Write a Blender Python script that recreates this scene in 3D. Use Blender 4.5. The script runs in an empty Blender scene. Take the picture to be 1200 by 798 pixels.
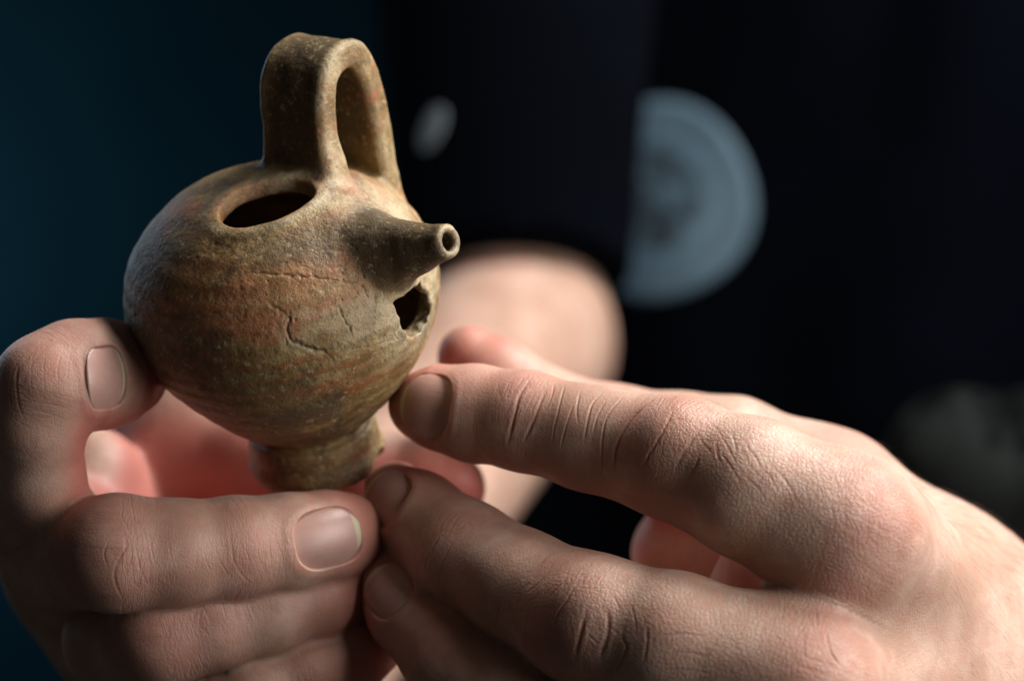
import bpy, math, random
import numpy as np
from mathutils import Matrix, Vector

# ------------------------------------------------------------------ camera
# The scene is laid out in millimetres (X right, Y away from the lens, Z up), stored in metres.
MM = 0.001
CAM_D = 450.0                      # lens to the middle of the jug
PPM = 6.8                          # photo pixels per millimetre at the jug
scene = bpy.context.scene
cd = bpy.data.cameras.new('camera')
cd.sensor_width = 36.0
cd.lens = 36.0 * CAM_D * PPM / 1200.0
cd.clip_start = 0.01
cd.clip_end = 50.0
cd.dof.use_dof = True
cd.dof.focus_distance = (CAM_D - 21.0) * MM
cd.dof.aperture_fstop = 9.5
cam = bpy.data.objects.new('camera', cd)
cam.location = (0, -CAM_D * MM, 0)
cam.rotation_euler = (math.pi / 2, 0, 0)
scene.collection.objects.link(cam)
scene.camera = cam

# ------------------------------------------------------------------ light
world = bpy.data.worlds.new('World')
scene.world = world
world.use_nodes = True
bg = world.node_tree.nodes['Background']
bg.inputs['Color'].default_value = (0.46, 0.45, 0.44, 1)
bg.inputs['Strength'].default_value = 0.045


def area(name, loc, target, size, power, color, size_y=None):
    ld = bpy.data.lights.new(name, 'AREA')
    ld.energy = power
    ld.color = color
    ld.size = size
    if size_y:
        ld.shape = 'RECTANGLE'
        ld.size_y = size_y
    lo = bpy.data.objects.new(name, ld)
    lo.location = loc
    d = Vector(target) - Vector(loc)
    lo.rotation_euler = d.to_track_quat('-Z', 'Y').to_euler()
    scene.collection.objects.link(lo)
    return lo


area('window_light', (0.36, 0.07, 0.55), (0.03, 0, -0.01), 0.30, 8.8, (1.0, 0.975, 0.94), 0.34)
area('side_fill_light', (0.31, -0.17, 0.08), (0.06, 0, -0.01), 0.24, 1.45, (1.0, 0.97, 0.94), 0.28)  # added fill lamp, brightens the back of the hand and the jug's right front
area('wall_fill_light', (-0.64, 1.28, 0.05), (-0.50, 1.5, 0.0), 0.25, 0.55, (0.80, 0.92, 1.0), 0.25)  # added lamp close to the wall, so its brightness falls off to the right
area('cool_window_light', (-0.46, 0.50, 0.26), (-0.03, 0, 0), 0.25, 0.65, (0.62, 0.82, 1.0), 0.4)

scene.view_settings.view_transform = 'Standard'
scene.view_settings.look = 'None'
scene.view_settings.exposure = 0.0
scene.view_settings.gamma = 1.0
scene.cycles.use_denoising = True
scene.cycles.max_bounces = 8

# ------------------------------------------------------------------ helpers
F32 = np.float32
rng = np.random.default_rng(7)


def P(px, py, d):
    """photo pixel + distance behind the jug's middle (mm) -> point in mm"""
    s = (CAM_D + d) / (CAM_D * PPM)
    return np.array([(px - 600.0) * s, d, (399.0 - py) * s])


def unit(v):
    v = np.asarray(v, float)
    return v / np.linalg.norm(v)


def smin(a, b, k):
    h = np.maximum(k - np.abs(a - b), 0.0) / k
    return np.minimum(a, b) - h * h * k * 0.25


def smax(a, b, k):
    return -smin(-a, -b, k)


def sstep(x, a, b):
    t = np.clip((x - a) / (b - a), 0, 1)
    return t * t * (3 - 2 * t)


def _hash(ix, iy, iz, seed):
    n = (ix * 374761393 + iy * 668265263 + iz * 2147483647 + seed * 1274126177) & 0xFFFFFFFF
    n = ((n ^ (n >> 13)) * 1274126177) & 0xFFFFFFFF
    n = n ^ (n >> 16)
    return (n & 0xFFFF) / 65535.0


def vnoise(p, seed=0):
    """value noise in -1..1"""
    i = np.floor(p).astype(np.int64)
    f = p - i
    f = f * f * (3 - 2 * f)
    out = 0
    for dx in (0, 1):
        for dy in (0, 1):
            for dz in (0, 1):
                w = (f[:, 0] if dx else 1 - f[:, 0]) * (f[:, 1] if dy else 1 - f[:, 1]) * (f[:, 2] if dz else 1 - f[:, 2])
                out = out + w * _hash(i[:, 0] + dx, i[:, 1] + dy, i[:, 2] + dz, seed)
    return out * 2 - 1


def fbm(p, octaves=3, seed=0):
    s, a, t = 0, 1.0, 0
    for o in range(octaves):
        s = s + a * vnoise(p * (2 ** o), seed + o * 17)
        t += a
        a *= 0.5
    return s / t


def seg(p, a, b, ra, rb, n=None, flat=1.0):
    """tapered capsule, optionally flattened along n"""
    a = np.asarray(a, float)
    ba = np.asarray(b, float) - a
    q = p - a
    h = np.clip(q @ ba / (ba @ ba), 0, 1)
    q = q - h[:, None] * ba
    if n is not None:
        q = q + (q @ n)[:, None] * (flat - 1.0) * n
    return np.sqrt(np.einsum('ij,ij->i', q, q)) - (ra + (rb - ra) * h)


def axis_steps(lo, hi, f0, f1, fine, coarse):
    """grid lines from lo to hi: fine between f0 and f1, growing outside"""
    mid = list(np.arange(f0, f1 + fine, fine))
    left, st, x = [], fine, f0
    while x > lo:
        st = min(st * 1.25, coarse)
        x -= st
        left.append(x)
    right, st, x = [], fine, mid[-1]
    while x < hi:
        st = min(st * 1.25, coarse)
        x += st
        right.append(x)
    return np.array(left[::-1] + mid + right)


def surface_nets(f, xs, ys, zs, band=9.0):
    """mesh the zero set of f (points Nx3 -> N) on a rectilinear grid; returns V, quads"""
    nx, ny, nz = len(xs), len(ys), len(zs)
    st = 4
    def sub(a):
        i = np.arange(0, len(a), st)
        if i[-1] != len(a) - 1:
            i = np.append(i, len(a) - 1)
        return i
    ci, cj, ck = sub(xs), sub(ys), sub(zs)
    X, Y, Z = np.meshgrid(xs[ci], ys[cj], zs[ck], indexing='ij')
    C = f(np.stack([X.ravel(), Y.ravel(), Z.ravel()], 1)).reshape(X.shape)
    ex = np.maximum.reduce(np.meshgrid(np.gradient(xs[ci]), np.gradient(ys[cj]), np.gradient(zs[ck]), indexing='ij'))
    near = np.abs(C) < (ex * 1.8 + 2.0)
    fi = np.clip(np.rint(np.interp(np.arange(nx), ci, np.arange(len(ci)))).astype(int), 0, len(ci) - 1)
    fj = np.clip(np.rint(np.interp(np.arange(ny), cj, np.arange(len(cj)))).astype(int), 0, len(cj) - 1)
    fk = np.clip(np.rint(np.interp(np.arange(nz), ck, np.arange(len(ck)))).astype(int), 0, len(ck) - 1)
    G = C[np.ix_(fi, fj, fk)].copy()
    M = near[np.ix_(fi, fj, fk)]
    I = np.argwhere(M)
    vals = np.empty(len(I))
    for s in range(0, len(I), 200000):
        t = I[s:s + 200000]
        vals[s:s + 200000] = f(np.stack([xs[t[:, 0]], ys[t[:, 1]], zs[t[:, 2]]], 1))
    G[M] = vals
    S = G < 0
    cnt = np.zeros((nx - 1, ny - 1, nz - 1), np.int8)
    for a in (0, 1):
        for b in (0, 1):
            for c in (0, 1):
                cnt += S[a:nx - 1 + a, b:ny - 1 + b, c:nz - 1 + c]
    act = np.argwhere((cnt > 0) & (cnt < 8))
    vid = np.full(cnt.shape, -1, np.int64)
    vid[act[:, 0], act[:, 1], act[:, 2]] = np.arange(len(act))
    acc = np.zeros((len(act), 3))
    num = np.zeros(len(act))
    corners = [(a, b, c) for a in (0, 1) for b in (0, 1) for c in (0, 1)]
    for u in corners:
        for ax in range(3):
            if u[ax]:
                continue
            w = list(u)
            w[ax] = 1
            ia = act + np.array(u)
            ib = act + np.array(w)
            fa = G[ia[:, 0], ia[:, 1], ia[:, 2]]
            fb = G[ib[:, 0], ib[:, 1], ib[:, 2]]
            m = (fa < 0) != (fb < 0)
            t = np.where(m, fa / np.where(m, fa - fb, 1), 0)
            pa = np.stack([xs[ia[:, 0]], ys[ia[:, 1]], zs[ia[:, 2]]], 1)
            pb = np.stack([xs[ib[:, 0]], ys[ib[:, 1]], zs[ib[:, 2]]], 1)
            acc[m] += (pa + (pb - pa) * t[:, None])[m]
            num[m] += 1
    V = acc / num[:, None]
    Q = []
    for ax in range(3):
        sl0 = [slice(None)] * 3
        sl1 = [slice(None)] * 3
        sl0[ax] = slice(0, -1)
        sl1[ax] = slice(1, None)
        A, B = S[tuple(sl0)], S[tuple(sl1)]
        E = np.argwhere(A != B)
        o = [i for i in range(3) if i != ax]
        ok = (E[:, o[0]] > 0) & (E[:, o[0]] < S.shape[o[0]] - 1) & (E[:, o[1]] > 0) & (E[:, o[1]] < S.shape[o[1]] - 1)
        E = E[ok]
        q = []
        for du, dv in ((-1, -1), (0, -1), (0, 0), (-1, 0)):
            c = E.copy()
            c[:, o[0]] += du
            c[:, o[1]] += dv
            q.append(vid[c[:, 0], c[:, 1], c[:, 2]])
        q = np.stack(q, 1)
        flip = A[E[:, 0], E[:, 1], E[:, 2]]
        if ax == 1:
            flip = ~flip
        q[~flip] = q[~flip][:, ::-1]
        Q.append(q)
    return V, np.concatenate(Q)


TET = np.array([[1, -1, -1], [-1, -1, 1], [-1, 1, -1], [1, 1, 1.0]])


def grad(f, V, e=0.15, value=False):
    g = np.zeros_like(V)
    m = 0
    for k in TET:
        d = f(V + k * e)
        g += d[:, None] * k
        m = m + d
    g /= 4 * e
    return (g, m / 4) if value else g


def project(f, V, it=2, lim=0.6):
    for _ in range(it):
        g, d = grad(f, V, value=True)
        gg = np.maximum(np.einsum('ij,ij->i', g, g), 0.09)
        stp = (d / gg)[:, None] * g
        L = np.linalg.norm(stp, axis=1, keepdims=True)
        V = V - stp * np.minimum(1, lim / np.maximum(L, 1e-9))
    return V


def refine(V, faces, sel):
    """split the selected quads in four; neighbours keep their shape and take the new edge points"""
    faces = [tuple(int(i) for i in q) for q in faces]
    mid = {}
    newv = []
    n0 = len(V)
    def mp(a, b):
        k = (a, b) if a < b else (b, a)
        i = mid.get(k)
        if i is None:
            i = n0 + len(newv)
            mid[k] = i
            newv.append((V[a] + V[b]) * 0.5)
        return i
    out, keep = [], []
    for q, s in zip(faces, sel):
        if s and len(q) == 4:
            a, b, c, d = q
            ab, bc, cd_, da = mp(a, b), mp(b, c), mp(c, d), mp(d, a)
            ce = n0 + len(newv)
            newv.append((V[a] + V[b] + V[c] + V[d]) * 0.25)
            out += [(a, ab, ce, da), (ab, b, bc, ce), (ce, bc, c, cd_), (da, ce, cd_, d)]
        else:
            keep.append(q)
    for q in keep:
        r = []
        for i, a in enumerate(q):
            b = q[(i + 1) % len(q)]
            r.append(a)
            k = (a, b) if a < b else (b, a)
            if k in mid:
                r.append(mid[k])
        out.append(tuple(r))
    return (np.vstack([V, np.array(newv)]) if newv else V), out


def poly_dist(V, line, reach):
    """distance of points to a polyline and the 0..1 position along it; far points get a big value"""
    line = np.asarray(line)
    D = np.full(len(V), 1e3)
    T = np.zeros(len(V))
    lo, hi = line.min(0) - reach, line.max(0) + reach
    idx = np.nonzero(np.all((V > lo) & (V < hi), axis=1))[0]
    if len(idx) == 0:
        return D, T
    p = V[idx]
    L = np.linalg.norm(np.diff(line, axis=0), axis=1)
    acc = np.concatenate([[0], np.cumsum(L)])
    best = np.full(len(idx), 1e3)
    bt = np.zeros(len(idx))
    for k in range(len(line) - 1):
        ba = line[k + 1] - line[k]
        q = p - line[k]
        h = np.clip(q @ ba / max(ba @ ba, 1e-9), 0, 1)
        d = np.linalg.norm(q - h[:, None] * ba, axis=1)
        m = d < best
        best[m] = d[m]
        bt[m] = ((acc[k] + h * L[k]) / acc[-1])[m]
    D[idx] = best
    T[idx] = bt
    return D, T


def smooth_line(pts, n=6):
    pts = [np.asarray(p, float) for p in pts]
    pts = [2 * pts[0] - pts[1]] + pts + [2 * pts[-1] - pts[-2]]
    out = []
    for i in range(1, len(pts) - 2):
        p0, p1, p2, p3 = pts[i - 1:i + 3]
        for t in np.linspace(0, 1, n, endpoint=False):
            out.append(0.5 * (2 * p1 + (p2 - p0) * t + (2 * p0 - 5 * p1 + 4 * p2 - p3) * t * t + (3 * p1 - p0 - 3 * p2 + p3) * t ** 3))
    out.append(pts[-2])
    return np.array(out)


def march(f, pxs, d0=-90.0, d1=520.0):
    """where the rays through photo pixels first meet f"""
    pxs = np.asarray(pxs, float)
    o = np.array([0, -CAM_D, 0.0])
    dr = np.array([P(a, b, 0) - o for a, b in pxs])
    dr /= np.linalg.norm(dr, axis=1, keepdims=True)
    t = np.full(len(pxs), CAM_D + d0)
    for _ in range(160):
        d = f(o + dr * t[:, None])
        t = t + np.clip(d * 0.7, -3, 12)
    return o + dr * t[:, None]


col = scene.collection


def link(name, V, faces, mat, parent=None, smooth=True, normals=None, origin=None):
    me = bpy.data.meshes.new(name)
    o3 = np.zeros(3) if origin is None else np.asarray(origin)
    me.from_pydata(((np.asarray(V) - o3) * MM).tolist(), [], [tuple(map(int, f)) for f in faces])
    if smooth:
        me.polygons.foreach_set('use_smooth', np.ones(len(me.polygons), bool))
    me.update()
    if normals is not None:
        me.normals_split_custom_set_from_vertices(normals.tolist())
    ob = bpy.data.objects.new(name, me)
    ob.location = o3 * MM
    if mat:
        me.materials.append(mat)
    col.objects.link(ob)
    if parent:
        ob.parent = parent
    return ob


def attr(ob, name, data, typ='FLOAT'):
    a = ob.data.attributes.new(name, 'FLOAT_VECTOR' if typ == 'V' else 'FLOAT', 'POINT')
    a.data.foreach_set('vector' if typ == 'V' else 'value', np.ascontiguousarray(data, F32).ravel())


class NT:
    """short hand for building node trees"""
    def __init__(self, name):
        self.m = bpy.data.materials.new(name)
        self.m.use_nodes = True
        self.t = self.m.node_tree
        self.b = self.t.nodes['Principled BSDF']
        self.out = self.t.nodes['Material Output']

    def n(self, typ, _in=None, **kw):
        nd = self.t.nodes.new(typ)
        for k, v in kw.items():
            setattr(nd, k, v)
        for k, v in (_in or {}).items():
            s = nd.inputs[k]
            if isinstance(v, bpy.types.NodeSocket):
                self.t.links.new(v, s)
            else:
                s.default_value = v
        return nd

    def math(self, op, a, b=0.0, c=None, clamp=False):
        i = {0: a, 1: b}
        if c is not None:
            i[2] = c
        return self.n('ShaderNodeMath', i, operation=op, use_clamp=clamp).outputs[0]

    def mix(self, fac, a, b, blend='MIX'):
        nd = self.t.nodes.new('ShaderNodeMix')
        nd.data_type = 'RGBA'
        nd.blend_type = blend
        for s, v in ((nd.inputs[0], fac), (nd.inputs[6], a), (nd.inputs[7], b)):
            if isinstance(v, bpy.types.NodeSocket):
                self.t.links.new(v, s)
            else:
                s.default_value = v if not isinstance(v, tuple) else (*v, 1)[:4]
        return nd.outputs[2]

    def ramp(self, fac, a, b, lo=0.0, hi=1.0):
        return self.n('ShaderNodeMapRange', {0: fac, 1: a, 2: b, 3: lo, 4: hi}, interpolation_type='SMOOTHSTEP').outputs[0]

    def noise(self, vec, scale, detail=4, rough=0.55, dist=0.0):
        return self.n('ShaderNodeTexNoise', {'Vector': vec, 'Scale': scale, 'Detail': detail, 'Roughness': rough, 'Distortion': dist}).outputs[0]

    def attr(self, name):
        return self.n('ShaderNodeAttribute', attribute_name=name)

    def bump(self, h, strength, dist, prev=None):
        i = {'Height': h, 'Strength': strength, 'Distance': dist}
        if prev:
            i['Normal'] = prev
        return self.n('ShaderNodeBump', i).outputs[0]

    def set(self, **kw):
        for k, v in kw.items():
            s = self.b.inputs[k.replace('_', ' ')]
            if isinstance(v, bpy.types.NodeSocket):
                self.t.links.new(v, s)
            else:
                s.default_value = v
        return self.m


# ------------------------------------------------------------------ materials
def skin_material():
    t = NT('skin')
    pos = t.n('ShaderNodeTexCoord').outputs['Object']
    fc = t.attr('finger_coords').outputs['Vector']
    kn = t.attr('knuckle').outputs['Fac']
    red = t.attr('redness').outputs['Fac']
    pal = t.attr('palm_side').outputs['Fac']
    back = t.attr('back_of_hand').outputs['Fac']
    # colour: uneven tan, pink blotches, redder palm side and finger ends
    a = t.noise(pos, 90, 4)
    b = t.noise(pos, 420, 3)
    a2 = t.noise(pos, 32, 3)
    c = t.mix(t.ramp(a, 0.36, 0.66), (0.455, 0.280, 0.205), (0.60, 0.410, 0.320))
    c = t.mix(t.math('MULTIPLY', t.ramp(a2, 0.48, 0.66), 0.35), c, (0.56, 0.29, 0.235))
    c = t.mix(t.math('MULTIPLY', t.ramp(b, 0.42, 0.70), 0.45), c, (0.50, 0.26, 0.195))
    c = t.mix(t.math('MULTIPLY', pal, 0.80), c, (0.48, 0.135, 0.110))
    c = t.mix(t.math('MULTIPLY', red, 0.72, clamp=True), c, (0.52, 0.155, 0.120))
    # fine skin relief: small cells everywhere, stretched across the finger at the knuckles
    warp = t.n('ShaderNodeTexNoise', {'Vector': pos, 'Scale': 260.0, 'Detail': 2.0}).outputs['Color']
    wv = t.n('ShaderNodeVectorMath', {0: warp, 1: (0.0016, 0.0016, 0.0016)}, operation='MULTIPLY').outputs[0]
    pw = t.n('ShaderNodeVectorMath', {0: pos, 1: wv}, operation='ADD').outputs[0]
    cell = t.n('ShaderNodeTexVoronoi', {'Vector': pw, 'Scale': 1350.0}, feature='DISTANCE_TO_EDGE').outputs['Distance']
    cellh = t.ramp(cell, 0.0, 0.22)
    fs = t.n('ShaderNodeVectorMath', {0: fc, 1: (0.72, 0.15, 0.15)}, operation='MULTIPLY').outputs[0]
    fw = t.n('ShaderNodeTexNoise', {'Vector': fc, 'Scale': 0.33, 'Detail': 3.0}).outputs['Color']
    fs = t.n('ShaderNodeVectorMath', {0: fs, 1: fw}, operation='ADD').outputs[0]
    wr = t.n('ShaderNodeTexVoronoi', {'Vector': fs, 'Scale': 1.0}, feature='DISTANCE_TO_EDGE').outputs['Distance']
    wrh = t.ramp(wr, 0.0, 0.16)
    fs2 = t.n('ShaderNodeVectorMath', {0: fc, 1: (1.7, 0.42, 0.42)}, operation='MULTIPLY').outputs[0]
    fs2 = t.n('ShaderNodeVectorMath', {0: fs2, 1: fw}, operation='ADD').outputs[0]
    wr2 = t.n('ShaderNodeTexVoronoi', {'Vector': fs2, 'Scale': 1.0}, feature='DISTANCE_TO_EDGE').outputs['Distance']
    wr2h = t.ramp(wr2, 0.0, 0.2)
    line = t.math('MULTIPLY', t.math('SUBTRACT', 1.0, wrh), t.math('MULTIPLY', kn, t.ramp(t.noise(pos, 150, 2), 0.40, 0.60)))
    line2 = t.math('MULTIPLY', t.math('SUBTRACT', 1.0, wr2h), t.math('ADD', t.math('MULTIPLY', kn, 0.35), t.math('MULTIPLY', back, 0.30)))
    c = t.mix(t.math('MULTIPLY', line, 0.16), c, (0.34, 0.13, 0.08))
    cr = t.attr('crease').outputs['Fac']
    c = t.mix(t.math('MULTIPLY', cr, 0.55), c, (0.33, 0.115, 0.065))
    c = t.mix(t.math('MULTIPLY', t.math('SUBTRACT', 1.0, cellh), t.math('MULTIPLY', back, 0.10)), c, (0.34, 0.14, 0.09))
    g = t.noise(pos, 2600, 2, 0.6)
    pore = t.math('ADD', t.math('MULTIPLY', cellh, 0.55), t.math('MULTIPLY', g, 0.6))
    h = t.math('SUBTRACT', t.math('MULTIPLY', pore, t.math('ADD', 0.11, t.math('MULTIPLY', back, 0.30))), t.math('MULTIPLY', line, 0.17))
    h = t.math('SUBTRACT', h, t.math('MULTIPLY', line2, 0.22))
    bp = t.bump(h, 0.85, 0.00035)
    rough = t.math('ADD', 0.40, t.math('MULTIPLY', b, 0.20))
    m = t.set(Base_Color=c, Roughness=rough, Normal=bp, Specular_IOR_Level=0.42)
    t.b.inputs['Subsurface Weight'].default_value = 0.55
    t.b.inputs['Subsurface Radius'].default_value = (1.0, 0.32, 0.18)
    t.b.inputs['Subsurface Scale'].default_value = 0.0026
    return m


def nail_material():
    t = NT('nail')
    nu = t.attr('nail_coords').outputs['Vector']
    sx = t.n('ShaderNodeSeparateXYZ', {0: nu})
    free = t.ramp(sx.outputs[0], 0.76, 0.82)
    moon = t.ramp(sx.outputs[0], -0.70, -0.95)
    n1 = t.noise(nu, 3.0, 3)
    c = t.mix(n1, (0.50, 0.285, 0.235), (0.60, 0.36, 0.30))
    c = t.mix(t.math('MULTIPLY', moon, 0.6), c, (0.62, 0.44, 0.36))
    c = t.mix(free, c, (0.64, 0.56, 0.38))
    st = t.n('ShaderNodeVectorMath', {0: nu, 1: (0.6, 9.0, 0.0)}, operation='MULTIPLY').outputs[0]
    rid = t.noise(st, 2.0, 3)
    m = t.set(Base_Color=c, Roughness=t.math('ADD', 0.26, t.math('MULTIPLY', rid, 0.16)), Normal=t.bump(rid, 0.25, 0.0002))
    t.b.inputs['Subsurface Weight'].default_value = 0.25
    t.b.inputs['Subsurface Radius'].default_value = (1.0, 0.35, 0.2)
    t.b.inputs['Subsurface Scale'].default_value = 0.0015
    return m


def clay_material():
    t = NT('fired_clay')
    pos = t.n('ShaderNodeTexCoord').outputs['Object']
    # wheel marks: bands round the axis of the jug (object Z)
    wob = t.n('ShaderNodeTexNoise', {'Vector': pos, 'Scale': 45.0, 'Detail': 3.0}).outputs['Color']
    wv = t.n('ShaderNodeVectorMath', {0: wob, 1: (0.004, 0.004, 0.004)}, operation='MULTIPLY').outputs[0]
    pw = t.n('ShaderNodeVectorMath', {0: pos, 1: wv}, operation='ADD').outputs[0]
    band_v = t.n('ShaderNodeVectorMath', {0: pw, 1: (55.0, 55.0, 420.0)}, operation='MULTIPLY').outputs[0]
    band = t.noise(band_v, 1.0, 4, 0.6)
    fine_v = t.n('ShaderNodeVectorMath', {0: pw, 1: (160.0, 160.0, 1500.0)}, operation='MULTIPLY').outputs[0]
    fine = t.noise(fine_v, 1.0, 3, 0.6)
    big = t.noise(pos, 48, 5, 0.6, 0.4)
    mid = t.noise(pos, 150, 5, 0.65, 0.3)
    spk = t.noise(pos, 900, 4, 0.7)
    grit = t.noise(pos, 2600, 3, 0.7)
    c = t.mix(t.ramp(mid, 0.35, 0.65), (0.215, 0.128, 0.042), (0.390, 0.268, 0.105))
    redm = t.math('MULTIPLY', t.ramp(band, 0.42, 0.60), t.ramp(big, 0.38, 0.60))
    c = t.mix(t.math('MULTIPLY', redm, 0.85), c, (0.38, 0.135, 0.055))
    pale = t.attr('pale').outputs['Fac']
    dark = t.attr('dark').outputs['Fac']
    rust = t.attr('rust').outputs['Fac']
    c = t.mix(t.math('MULTIPLY', rust, t.ramp(mid, 0.30, 0.62), clamp=True), c, (0.44, 0.165, 0.070))
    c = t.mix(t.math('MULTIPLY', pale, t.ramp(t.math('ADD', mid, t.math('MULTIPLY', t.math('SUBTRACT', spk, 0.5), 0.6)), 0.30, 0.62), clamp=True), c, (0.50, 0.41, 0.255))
    soot = t.math('MULTIPLY', t.ramp(t.noise(pos, 70, 5, 0.65, 0.5), 0.46, 0.64), 0.72)
    c = t.mix(soot, c, (0.085, 0.062, 0.036))
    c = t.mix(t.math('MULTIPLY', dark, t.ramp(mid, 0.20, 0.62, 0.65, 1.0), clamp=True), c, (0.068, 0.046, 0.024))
    c = t.mix(t.math('MULTIPLY', t.ramp(spk, 0.54, 0.66), 0.55), c, (0.075, 0.052, 0.030))
    c = t.mix(t.math('MULTIPLY', t.ramp(spk, 0.43, 0.34), 0.60), c, (0.56, 0.45, 0.26))
    c = t.mix(t.math('MULTIPLY', t.ramp(grit, 0.55, 0.72), 0.40), c, (0.09, 0.065, 0.04))
    crack = t.attr('crack').outputs['Fac']
    c = t.mix(t.math('MULTIPLY', crack, 0.8, clamp=True), c, (0.035, 0.024, 0.015))
    h = t.math('ADD', t.math('MULTIPLY', spk, 1.1), t.math('MULTIPLY', grit, 0.5))
    h = t.math('ADD', h, t.math('MULTIPLY', fine, 0.28))
    h = t.math('ADD', h, t.math('MULTIPLY', band, 0.5))
    m = t.set(Base_Color=c, Roughness=t.math('ADD', 0.34, t.math('MULTIPLY', mid, 0.34)), Normal=t.bump(h, 0.48, 0.0005), Specular_IOR_Level=0.5)
    return m


def cloth_material(name, c0, c1, scale=9.0, weave=1400.0):
    t = NT(name)
    pos = t.n('ShaderNodeTexCoord').outputs['Object']
    n = t.noise(pos, scale, 4)
    c = t.mix(t.ramp(n, 0.4, 0.6), c0, c1)
    w = t.noise(pos, weave, 2)
    return t.set(Base_Color=c, Roughness=1.0, Specular_IOR_Level=0.04, Normal=t.bump(w, 0.4, 0.0006))


def emblem_material():
    t = NT('emblem_print')
    e = t.attr('emblem_coords').outputs['Vector']
    s = t.n('ShaderNodeSeparateXYZ', {0: e})
    r = t.n('ShaderNodeVectorMath', {0: e}, operation='LENGTH').outputs['Value']
    base = t.mix(t.noise(e, 2.2, 3), (0.060, 0.110, 0.150), (0.155, 0.250, 0.320))
    ring = t.math('MULTIPLY', t.ramp(r, 0.66, 0.70), t.ramp(r, 0.80, 0.76))
    base = t.mix(t.math('MULTIPLY', ring, 0.30), base, (0.10, 0.15, 0.20))
    blot = t.math('MULTIPLY', t.ramp(t.noise(e, 2.6, 4, 0.6, 0.6), 0.41, 0.50), t.ramp(r, 0.62, 0.46))
    base = t.mix(t.math('MULTIPLY', blot, 0.9), base, (0.020, 0.028, 0.038))
    arcs = t.math('MULTIPLY', t.ramp(t.noise(e, 9.0, 3), 0.46, 0.54), t.math('MULTIPLY', t.ramp(r, 0.70, 0.76), t.ramp(r, 0.93, 0.88)))
    base = t.mix(t.math('MULTIPLY', arcs, 0.65), base, (0.06, 0.085, 0.11))
    return t.set(Base_Color=base, Roughness=0.7)


SKIN, NAIL, CLAY = skin_material(), nail_material(), clay_material()
SHIRT = cloth_material('dark_shirt_cloth', (0.0006, 0.0010, 0.0024), (0.0011, 0.0018, 0.0042))
CAMO = cloth_material('olive_trouser_cloth', (0.001, 0.0015, 0.0015), (0.015, 0.018, 0.017), 45.0)
WALL = cloth_material('dark_teal_wall', (0.0045, 0.0270, 0.0440), (0.0065, 0.0350, 0.0560), 2.0, 60.0)
PATCH = cloth_material('pale_patch', (0.05, 0.07, 0.085), (0.16, 0.19, 0.21), 60.0)

# ------------------------------------------------------------------ the setting
wy, wx, wz = 1500.0, 2200.0, 1500.0
wv = [(x, y, z) for x in (-wx, wx) for y in (wy, wy + 60) for z in (-wz, wz)]
wf = [(0, 1, 3, 2), (4, 6, 7, 5), (0, 4, 5, 1), (2, 3, 7, 6), (0, 2, 6, 4), (1, 5, 7, 3)]
wall = link('wall', wv, wf, WALL, smooth=False)
wall['kind'] = 'structure'

# ------------------------------------------------------------------ jug
PITCH, ROLL = math.radians(28), math.radians(9.6)
EQ = 35.0                                     # height of the widest ring above the foot
R_pot = np.array(Matrix.Rotation(-ROLL, 3, 'Y') @ Matrix.Rotation(PITCH, 3, 'X'))
c_eq = P(330, 335, 0)
pot_o = c_eq - R_pot @ np.array([0, 0, EQ])


def to_pot(p):
    return (p - pot_o) @ R_pot


prof_outer = smooth_line([(0, 55.2, 0), (6, 55.0, 0), (13, 53.2, 0), (19.5, 49.4, 0), (24.6, 44.0, 0), (27.2, 38.0, 0), (27.6, 33.5, 0),
                          (26.2, 27.5, 0), (22.8, 21.2, 0), (18.0, 15.2, 0), (13.8, 11.2, 0), (11.0, 9.3, 0), (10.0, 8.2, 0), (10.3, 7.5, 0),
                          (11.5, 7.0, 0), (11.9, 4.0, 0), (12.5, 1.6, 0), (12.3, 0.2, 0), (11.4, -0.5, 0), (8.0, -0.4, 0), (6.5, 1.2, 0), (0, 1.6, 0)], 6)[:, :2]


def make_table(poly, r1=34.0, z0=-6.0, z1=62.0, st=0.25):
    rs, zs = np.arange(0, r1, st), np.arange(z0, z1, st)
    R, Z = np.meshgrid(rs, zs, indexing='ij')
    p = np.stack([R.ravel(), Z.ravel()], 1)
    best = np.full(len(p), 1e9)
    inside = np.zeros(len(p), bool)
    n = len(poly)
    for k in range(n):
        a, b = poly[k], poly[(k + 1) % n]
        ba = b - a
        if k < n - 1:
            q = p - a
            h = np.clip(q @ ba / max(ba @ ba, 1e-12), 0, 1)
            best = np.minimum(best, np.linalg.norm(q - h[:, None] * ba, axis=1))
        cond = (a[1] > p[:, 1]) != (b[1] > p[:, 1])
        xint = a[0] + (p[:, 1] - a[1]) * (b[0] - a[0]) / (b[1] - a[1] if abs(b[1] - a[1]) > 1e-12 else 1e-12)
        inside ^= cond & (p[:, 0] < xint)
    T = np.where(inside, -best, best).reshape(R.shape)
    def look(r, z):
        x = np.clip(r / st, 0, len(rs) - 1.001)
        y = np.clip((z - z0) / st, 0, len(zs) - 1.001)
        i, j = x.astype(int), y.astype(int)
        fx, fy = x - i, y - j
        v = (T[i, j] * (1 - fx) + T[i + 1, j] * fx) * (1 - fy) + (T[i, j + 1] * (1 - fx) + T[i + 1, j + 1] * fx) * fy
        over = np.maximum(r - rs[-1], 0) + np.maximum(z - zs[-1], 0) + np.maximum(z0 - z, 0)
        return v + over
    return look


tab_outer = make_table(prof_outer)

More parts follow.
